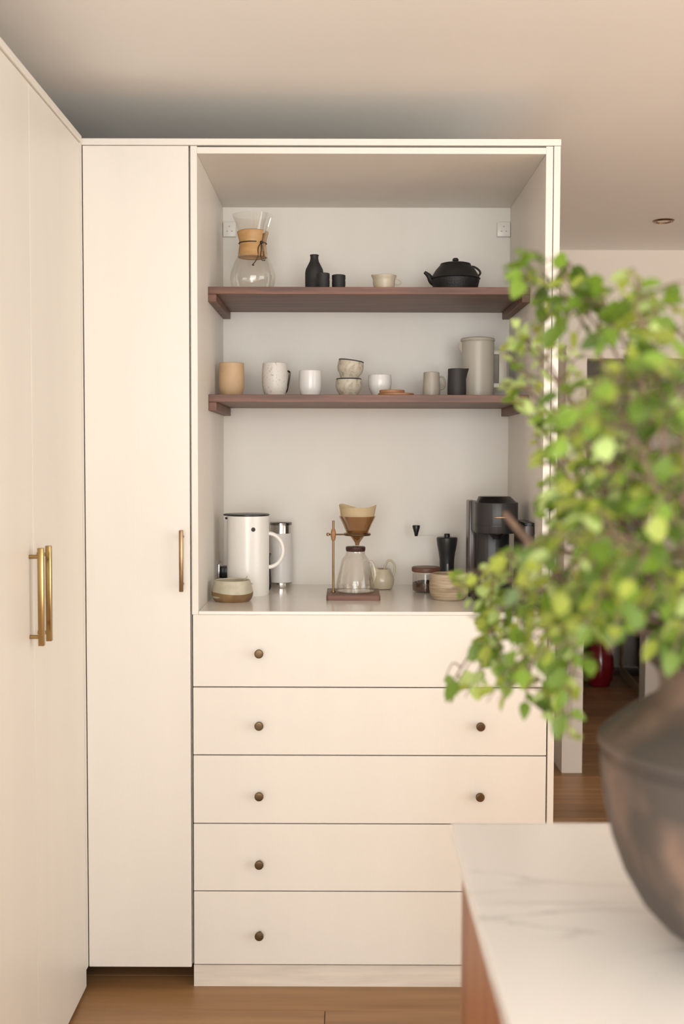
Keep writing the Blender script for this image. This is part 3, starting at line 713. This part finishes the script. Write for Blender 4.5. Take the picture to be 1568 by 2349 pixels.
# ------------------------------------------------------------------ ceiling downlight, far room
pdn = U(1521, 506, z=ZC)
t = thing('downlight', 'small round recessed ceiling downlight with bronze ring', 'downlight', pdn)
obj('ring', lathe(BM(), [(.026, -.001), (.028, -.006), (.036, -.006), (.041, 0), (.026, 0)], 32), 'brass', t)
obj('lamp', lathe(BM(), [(0, -.003), (.024, -.003), (.026, -.0005), (0, -.0003)], 24), 'socket_plastic', t)
pv = U(1378, 1576, z=0); pv.y += .045
tag(obj('floor_vase', lathe(BM(), shell([(.042, 0), (.056, .006), (.074, .04), (.084, .10), (.078, .17), (.056, .24), (.033, .29), (.030, .34), (.037, .355)], .005), 40), 'red_glaze', loc=pv), 'glossy dark red floor vase beyond the doorway', 'vase')
ma, mb = U(1421, 1548, z=0), U(1478, 1615, z=0)
dv = (ma-mb); dv.z = 0; ln = dv.length; ang = math.atan2(dv.y, dv.x)
t = thing('floor_mirror', 'large framed mirror leaning by the wall beyond the doorway', 'mirror', mb); t.rotation_euler = (0, 0, ang)
obj('glass', box(BM(), -.04, ln-.05, -.012, -.006, .06, 1.55), 'mirror', t, smooth=False)
b = BM(); box(b, -.09, ln, -.045, .0, 0, .06, bev=.002); box(b, -.09, ln, -.045, 0, 1.55, 1.61, bev=.002); box(b, ln-.05, ln, -.045, 0, .06, 1.55, bev=.002); box(b, -.09, -.04, -.045, 0, .06, 1.55, bev=.002)
obj('frame', b, 'frame_gold', t, smooth=False)
t = thing('dark_sideboard', 'dark wooden cabinet standing behind the red vase', 'cabinet', (1.30, 4.15, 0))
obj('body', box(BM(), -.38, .28, 0, .28, .10, .62, bev=.004), 'dark_wood', t, smooth=False)
for q in (-.36, .26):
    for w_ in (.02, .24): obj('leg', box(BM(), q-.015, q+.015, w_, w_+.03, 0, .10), 'dark_wood', t, smooth=False)

# ------------------------------------------------------------------ island
ZI = .92; ci = U(1033, 1886, z=ZI); IX0, IY1 = ci.x, ci.y; IX1, IY0 = 1.10, -3.9
t = thing('kitchen_island', 'kitchen island of orange-brown wood under a marble top', 'island', ((IX0+IX1)/2, (IY0+IY1)/2, 0))
lx = (IX1-IX0)/2; ly = (IY1-IY0)/2
obj('body', box(BM(), -lx+.012, lx-.012, -ly+.012, ly-.012, 0, ZI-.0205), 'island_wood', t, smooth=False)
tag(obj('marble_top', box(BM(), -lx, lx, -ly, ly, 0, .020, bev=.002), 'marble', smooth=False, loc=((IX0+IX1)/2, (IY0+IY1)/2, ZI-.020)), 'white marble worktop with faint grey veins on the island', 'worktop')

# urn
UD = .94; uy = UD+CAM.y; ux = U(1740, 1800, y=uy).x; pu = Vector((ux, uy, ZI))
t = thing('clay_urn', 'weathered dark clay urn with sloping shoulder on the marble worktop', 'urn', pu)
def ZU(v): return U(1740, v, y=uy).z-ZI
k = mpp(uy)
up_ = [(.050, 0), (.054, .002), (.060, ZU(2155)+.004), (.078, ZU(2122)), (.094, ZU(2075)), (.109, ZU(2005)), (.119, ZU(1930)), (.125, ZU(1860)), (.1285, ZU(1780)), (.1292, ZU(1742)), (.1255, ZU(1730)), (.1255, ZU(1722)), (.1315, ZU(1714)), (.1310, ZU(1700)), (.120, ZU(1672)), (.104, ZU(1638)), (.088, ZU(1612)), (.083, ZU(1600)), (.081, ZU(1580)), (.082, ZU(1555)), (.086, ZU(1535)), (.091, ZU(1522))]
up_ = sorted(up_, key=lambda q: q[1]) if False else up_
obj('body', lathe(BM(), shell(up_, .007, .008), 64), 'urn_clay', t)
MOUTH = Vector((ux, uy, ZI+ZU(1560)))

# ------------------------------------------------------------------ leafy branches in the urn
def leaf_mesh(name, m, wd, fold, curl):
    b = BM(); n = 5; rows = []
    for i in range(n+1):
        s = i/n; half = wd*.5*math.sin(math.pi*min(1, s**.8))**.75*(1-.15*s) if 0 < i < n else 0
        z = -curl*(s**2); ymid = s
        if half == 0: rows.append([b.verts.new((0, ymid, z))])
        else: rows.append([b.verts.new((-half, ymid, z+fold*half)), b.verts.new((0, ymid, z)), b.verts.new((half, ymid, z+fold*half))])
    for A, B in zip(rows, rows[1:]):
        if len(A) == 1: b.faces.new((A[0], B[1], B[0])); b.faces.new((A[0], B[2], B[1]))
        elif len(B) == 1: b.faces.new((A[0], A[1], B[0])); b.faces.new((A[1], A[2], B[0]))
        else:
            b.faces.new((A[0], A[1], B[1], B[0])); b.faces.new((A[1], A[2], B[2], B[1]))
    for f in b.faces: f.smooth = True
    me = bpy.data.meshes.new(name); b.to_mesh(me); b.free(); me.materials.append(MATS[m]); return me
LEAF = {c: [leaf_mesh('leaf', 'leaf_'+c, w_, f_, cu) for w_, f_, cu in ((.72, .25, .12), (.62, .35, .22), (.82, .15, .05))] for c in ('dark', 'mid', 'lime', 'pale')}
LEFT = [(560, 1255), (590, 1148), (640, 1165), (690, 1195), (715, 1240), (735, 1170), (785, 1165), (800, 1140), (835, 1165), (860, 1155), (900, 1140), (935, 1150), (950, 1205), (1000, 1212), (1060, 1212), (1100, 1222), (1140, 1222), (1180, 1232), (1240, 1235), (1262, 1140), (1290, 1095), (1312, 1035), (1345, 1015), (1390, 1045), (1420, 1078), (1540, 1078), (1560, 1012), (1620, 1015), (1632, 1190), (1660, 1270), (1705, 1280), (1706, 3000)]
TOP = [(1140, 580), (1160, 572), (1260, 562), (1300, 585), (1345, 625), (1400, 640), (1450, 605), (1500, 620), (1540, 655), (1600, 640), (3000, 640)]
BOT = [(1000, 1640), (1080, 1600), (1200, 1645), (1260, 1710), (1335, 1700), (1345, 1540), (1410, 1500), (1430, 1460), (1480, 1420), (1490, 1540), (1600, 1560), (3000, 1600)]
def interp(T, q):
    if q <= T[0][0]: return T[0][1]
    for (a, b_), (c, d) in zip(T, T[1:]):
        if q <= c: return b_+(d-b_)*(q-a)/(c-a)
    return T[-1][1]
def inside(p, m=6):
    u, v = PJ(p)
    return u > interp(LEFT, v)+m and v > interp(TOP, u)+m and v < interp(BOT, u)-m
NLEAF = [0]
from mathutils.bvhtree import BVHTree
TAKEN = []                                        # trees of everything already standing in the urn
def bounds(V): return Vector([min(v[i] for v in V) for i in range(3)]), Vector([max(v[i] for v in V) for i in range(3)])
def clear_of(V, P, others):
    lo, hi = bounds(V); t_ = None
    for tr_, a, c in others:
        if any(lo[i] > c[i] or a[i] > hi[i] for i in range(3)): continue
        if t_ is None: t_ = BVHTree.FromPolygons(V, P)
        if t_.overlap(tr_): return False
    return True
def tube_geo(pts, r0, r1, seg):
    b = BM(); tube(b, pts, lambda q: r0*(1-q)+r1*q, seg=seg, smooth=False); b.verts.index_update()
    V = [v.co.copy() for v in b.verts]; P = [[v.index for v in f.verts] for f in b.faces]; b.free(); return V, P
def stem_ok(pts, r0, r1, seg): return clear_of(*tube_geo(pts, r0*1.25, r1*1.25, seg), TAKEN)
QUEUE = []; MAIN = {}                             # every main stem finds its way before any twig or leaf is set
def branch(label, ctrl, size, cols, ntw, tl, start=.35, name='leafy_branch', free=False):
    rs = random.Random(label)
    t = thing(name, label, 'branch', MOUTH, 'branches in the clay urn')
    first = U(ctrl[0][0], ctrl[0][1], y=ctrl[0][2]+CAM.y)-MOUTH
    ang0 = math.atan2(first.y, first.x)
    for k_ in range(260):                         # find a free slot in the mouth and a free way up
        sp_ = min(1, .25+k_*.012); a = ang0+rs.uniform(-1, 1)*1.5*sp_; rr = .012+.052*rs.random()
        off = Vector((rr*math.cos(a), rr*math.sin(a), 0))
        jt = lambda q: Vector((rs.gauss(0, .004), rs.gauss(0, .012), rs.gauss(0, .004)))*sp_*min(1, .4+.3*q)
        P = [U(u, v, y=d+CAM.y)+jt(q) for q, (u, v, d) in enumerate(ctrl)]
        base = Vector((ux, uy, ZI+.07))+off*.55; mo = MOUTH+off+Vector((0, 0, .012))
        path = smooth_path([base, mo]+P, 10); m = len(path)
        loc_ = [p-MOUTH for p in path]
        if stem_ok(loc_, .0024, .0008, 6): break
    else: print('no free way for', label)
    V_, P_ = tube_geo(loc_, .0024, .0008, 6); MAIN[label] = (BVHTree.FromPolygons(V_, P_), *bounds(V_)); TAKEN.append(MAIN[label])
    QUEUE.append((t, rs, label, path, loc_, size, cols, ntw, tl, start, free))
def dress(t, rs, label, path, loc_, size, cols, ntw, tl, start, free):
    m = len(path); TAKEN.remove(MAIN[label])
    sb_ = BM(); tube(sb_, loc_, lambda q: .0024*(1-q)+.0008*q, seg=6, smooth=False)
    leaves = []
    def add_leaf(p, d, s):
        nrm = Vector((rs.gauss(0, .55), rs.gauss(-.25, .55), 1.0*rs.choice((1, 1, .4)))).normalized()
        leaves.append((p, d.normalized(), nrm, s))
    i0 = int(m*start)
    for j in range(ntw):
        for try_ in range(8):
            i = i0+int((m-1-i0)*((j+rs.random()*.8)/ntw)**.85); i = min(i, m-2)
            p = path[i]; tg = (path[i+1]-path[i-1]).normalized()
            sd = Vector((rs.gauss(0, 1), rs.gauss(0, 1)*.8, rs.gauss(0, .9))); sd = (sd-tg*sd.dot(tg)).normalized()
            d = (sd*.9+tg*(.3+.5*rs.random())+Vector((0, 0, -.12))).normalized()
            ln = tl*(.55+.75*rs.random())
            pts = [p, p+d*ln*.5+Vector((0, 0, .006)), p+d*ln+Vector((0, 0, -.012))]
            if not (inside(pts[2], 0) or free):
                if not inside(pts[1], 0): tp = None; break
                pts = [p, p+d*ln*.28+Vector((0, 0, .003)), pts[1]]
            tp = smooth_path(pts, 3)
            if stem_ok([q-MOUTH for q in tp], .0010, .0005, 5): break
            tp = None
        if tp is None: continue
        tube(sb_, [q-MOUTH for q in tp], lambda q: .0010*(1-q)+.0005*q, seg=5, smooth=False)
        n = len(tp)
        for q in range(2, n-1):
            dd = (tp[min(q+1, n-1)]-tp[q-1]).normalized()
            side = dd.cross(Vector((rs.gauss(0, .5), rs.gauss(0, .5), 1))).normalized()*(1 if q % 2 else -1)
            s = size*(.65+.6*rs.random())
            add_leaf(tp[q], dd*.55+side*.85+Vector((0, 0, -.15)), s)
            if rs.random() < .22: add_leaf(tp[q], dd*.45-side*.9+Vector((0, 0, -.2)), s*.85)
        add_leaf(tp[-1], tp[-1]-tp[-2], size*(.8+.4*rs.random()))
    for q in range(int(m*.80), m, 2):
        dd = (path[min(q+1, m-1)]-path[q-1]).normalized(); side = dd.cross(Vector((rs.gauss(0, .6), rs.gauss(0, .6), 1))).normalized()*(1 if (q//2) % 2 else -1)
        add_leaf(path[q], dd*.5+side*.85, size*(.75+.5*rs.random()))
    sb_.verts.index_update()
    AV = [v.co.copy() for v in sb_.verts]; AP = [[v.index for v in f.verts] for f in sb_.faces]
    obj('stem', sb_, 'bark', t)
    names, wts = zip(*cols.items())
    for p, d, nrm, s in leaves:
        if not free and not inside(p+d*s*.5): continue
        me = rs.choice(LEAF[rs.choices(names, wts)[0]]); pl = p-MOUTH; M_ = None
        for try_ in range(9):                     # turn the leaf until it hangs clear of the neighbouring branches
            if try_:
                nrm = Vector((rs.gauss(0, .6), rs.gauss(-.25, .6), 1)).normalized(); s *= .96
                d = (d+Vector((rs.gauss(0, .35), rs.gauss(0, .35), rs.gauss(0, .35)))).normalized()
            xx = d.cross(nrm).normalized(); zz_ = xx.cross(d).normalized()
            M_ = Matrix(((xx.x*s, d.x*s, zz_.x*s, pl.x), (xx.y*s, d.y*s, zz_.y*s, pl.y), (xx.z*s, d.z*s, zz_.z*s, pl.z), (0, 0, 0, 1)))
            V = [M_ @ v.co for v in me.vertices]
            Pf = [list(f.vertices) for f in me.polygons]
            if clear_of(V, Pf, TAKEN): break
            M_ = None
        if M_ is None: continue
        o = bpy.data.objects.new('leaf', me); COL.objects.link(o); o.parent = t; o.matrix_local = M_
        n0 = len(AV); AV += V; AP += [[q+n0 for q in f] for f in Pf]
        NLEAF[0] += 1
    TAKEN.append((BVHTree.FromPolygons(AV, AP), *bounds(AV)))
    return t
G = dict(dark=2, mid=5, lime=1); PAL = dict(pale=6, lime=2, mid=1.5); LI = dict(lime=5, mid=3, pale=1.5); DK = dict(dark=6, mid=2)
MX = dict(mid=4, lime=3, pale=2, dark=1.5)
t = thing('cut_stem', 'thick bare brown stem end sticking out toward the coffee machine', 'stem', MOUTH)
b = BM(); tube(b, [q-MOUTH for q in (Vector((ux-.03, uy+.01, ZI+.07)), MOUTH+Vector((-.055, .02, .01)), U(1380, 1420, y=.96+CAM.y), U(1290, 1330, y=1.0+CAM.y), U(1215, 1245, y=1.03+CAM.y), U(1180, 1205, y=1.04+CAM.y), U(1158, 1178, y=1.05+CAM.y))], lambda q: .0048*(1-q)+.0034*q, seg=10)
b.verts.index_update()
_V = [v.co.copy() for v in b.verts]; TAKEN.append((BVHTree.FromPolygons(_V, [[v.index for v in f.verts] for f in b.faces]), *bounds(_V)))
obj('stem', b, 'bark', t)
_u = bpy.data.objects['clay_urn']; _m = _u.children[0].data; _V = [v.co+pu-MOUTH for v in _m.vertices]
TAKEN.append((BVHTree.FromPolygons(_V, [list(f.vertices) for f in _m.polygons]), *bounds(_V)))
branch('tall arching branch with broad mid-green leaves reaching toward the iron teapot', [(1490, 1250, .92), (1420, 920, .95), (1310, 690, .98), (1175, 620, 1.0)], 0.0225, G, 6, .042, .80)
branch('upright branch of mid-green leaves rising past the end panel of the coffee cupboard', [(1500, 1200, .9), (1430, 860, .93), (1350, 720, .96), (1265, 595, .98)], 0.0215, G, 7, .045, .66)
branch('tall green branch rising in front of the passage wall', [(1520, 1150, .86), (1470, 880, .88), (1410, 740, .9), (1375, 660, .91)], 0.0189, G, 10, .06, .42)
branch('tall yellow-green branch crowned with lime leaves under the downlight', [(1540, 1100, .82), (1510, 860, .82), (1470, 720, .84), (1470, 640, .84)], 0.0189, LI, 9, .05, .45)
branch('thin branch of tiny dark leaves against the passage wall', [(1620, 1150, 1.05), (1600, 850, 1.1), (1530, 740, 1.12), (1425, 745, 1.12)], 0.0103, DK, 10, .045, .5)
branch('side branch of pale leaves reaching under the upper shelf end', [(1450, 1200, .96), (1340, 960, 1.0), (1235, 820, 1.05), (1180, 745, 1.08)], 0.0120, PAL, 12, .045, .45)
branch('side branch of pale leaves reaching the coffee press handle', [(1440, 1230, .96), (1330, 1030, 1.0), (1230, 890, 1.05), (1160, 805, 1.07)], 0.0129, PAL, 12, .05, .4)
branch('side branch of pale leaves hanging over the lower shelf end', [(1430, 1250, .98), (1320, 1080, 1.0), (1240, 990, 1.05), (1165, 900, 1.08)], 0.0129, PAL, 12, .05, .4)
branch('short twiggy branch of small leaves above the coffee machine', [(1430, 1280, 1.0), (1340, 1140, 1.03), (1275, 1070, 1.06), (1225, 1060, 1.08)], 0.0120, MX, 11, .05, .35)
branch('short branch with mixed leaves just above the tank of the coffee machine', [(1430, 1300, 1.0), (1350, 1210, 1.02), (1285, 1160, 1.05), (1235, 1130, 1.06)], 0.0129, MX, 11, .05, .35)
branch('low branch of pale leaves spreading across the coffee machine', [(1420, 1330, .96), (1320, 1270, 1.0), (1215, 1270, 1.05), (1135, 1290, 1.08)], 0.0138, PAL, 12, .05, .38)
branch('low thin branch of pale leaves reaching the ribbed bowl', [(1400, 1380, .96), (1260, 1345, 1.02), (1130, 1345, 1.1), (1030, 1350, 1.15)], 0.0120, PAL, 11, .04, .4)
branch('drooping branch of broad green leaves hanging before the top drawer', [(1420, 1370, .92), (1280, 1345, 1.0), (1150, 1400, 1.05), (1100, 1510, 1.08)], 0.0181, dict(mid=4, lime=3, pale=2), 17, .05, .4)
branch('drooping thin branch with tiny leaves at its tip over the gap below the top drawer', [(1420, 1390, .95), (1250, 1375, 1.05), (1110, 1450, 1.15), (1035, 1590, 1.2)], 0.0105, dict(mid=3, pale=3, dark=2), 14, .028, .66)
branch('drooping branch hanging beside the end panel above the second drawer', [(1400, 1400, .9), (1290, 1400, .97), (1225, 1500, 1.02), (1205, 1610, 1.04)], 0.0155, MX, 16, .045, .4)
branch('longest drooping branch hanging down past the end panel beside the urn', [(1440, 1400, .86), (1350, 1400, .9), (1310, 1550, .93), (1300, 1690, .95)], 0.0181, dict(mid=3, lime=4), 14, .05, .4)
branch('near branch of large lime leaves at the heart of the bunch', [(1560, 1250, .78), (1480, 1060, .74), (1425, 970, .74), (1395, 900, .74)], 0.0163, dict(lime=5, mid=4, pale=1.5, dark=1), 17, .055, .35)
branch('near branch of olive-green leaves rising above the urn mouth', [(1600, 1250, .76), (1560, 1010, .72), (1530, 900, .72), (1485, 850, .72)], 0.0163, dict(mid=4, dark=3, lime=1.5), 19, .055, .35)
branch('near branch of large soft leaves leaning over the coffee machine side', [(1580, 1300, .78), (1480, 1250, .75), (1400, 1230, .75), (1330, 1290, .77)], 0.0170, dict(mid=4, lime=3, dark=1.5, pale=1), 19, .055, .3)
branch('near low branch of large leaves in front of the doorway', [(1560, 1350, .8), (1450, 1350, .8), (1370, 1380, .82), (1330, 1470, .84)], 0.0170, dict(mid=4, lime=4, dark=1), 19, .055, .3)
branch('short dark-leaved branch just over the urn rim', [(1600, 1400, .86), (1550, 1400, .88), (1510, 1440, .9), (1450, 1420, .92)], 0.0181, DK, 16, .05, .25)
branch('upright dark-leaved branch standing behind the olive-green leaves', [(1640, 1300, .92), (1590, 1150, .97), (1560, 1000, 1.0), (1540, 860, 1.0)], 0.0172, DK, 23, .06, .3)
branch('upright branch of mixed leaves in the middle of the bunch', [(1520, 1300, .9), (1440, 1150, .93), (1400, 1050, .95), (1370, 920, .96)], 0.0155, MX, 20, .055, .3)
branch('sideways branch of mixed leaves before the passage wall', [(1500, 1330, .9), (1400, 1260, .93), (1330, 1190, .97), (1300, 1080, 1.0)], 0.0155, MX, 20, .055, .3)
branch('back branch of dark leaves spreading away from the cupboards', [(1720, 1300, .95), (1740, 1100, .97), (1760, 950, .97), (1780, 850, .97)], 0.0172, DK, 12, .055, .3, free=True)
branch('leafy branch leaning out over the far side of the urn', [(1840, 1350, .93), (1960, 1250, .92), (2060, 1250, .92), (2140, 1350, .92)], 0.0172, MX, 10, .055, .3, free=True)
branch('short leafy shoot crossing behind the lime leaves over the urn', [(1600, 1330, .88), (1560, 1220, .88), (1530, 1130, .88), (1500, 1040, .88)], .018, MX, 18, .055, .3)
branch('outer shoot of mixed leaves rising from the urn beside the dark upright branch', [(1660, 1300, .84), (1610, 1150, .84), (1580, 1050, .84), (1560, 950, .84)], .019, dict(mid=4, dark=3, lime=2), 18, .055, .3)
branch('drooping sprig of broad bright leaves hanging beside the right knob of the top drawer', [(1440, 1350, 1.0), (1300, 1320, 1.06), (1175, 1400, 1.10), (1128, 1530, 1.11)], .0205, dict(mid=3, lime=3, pale=2), 11, .045, .58)
branch('fine sprig of pale round leaves beside the squared handle of the coffee press', [(1430, 1240, .97), (1310, 1020, 1.02), (1215, 890, 1.06), (1155, 885, 1.08)], .0150, dict(pale=6, lime=1), 5, .030, .70)
branch('fine sprig of pale leaves just below the end of the upper shelf', [(1430, 1200, .97), (1310, 930, 1.02), (1225, 800, 1.06), (1180, 740, 1.08)], .0150, dict(pale=6, lime=1), 4, .030, .74)
for q_a in QUEUE: dress(*q_a)
print('leaves', NLEAF[0])
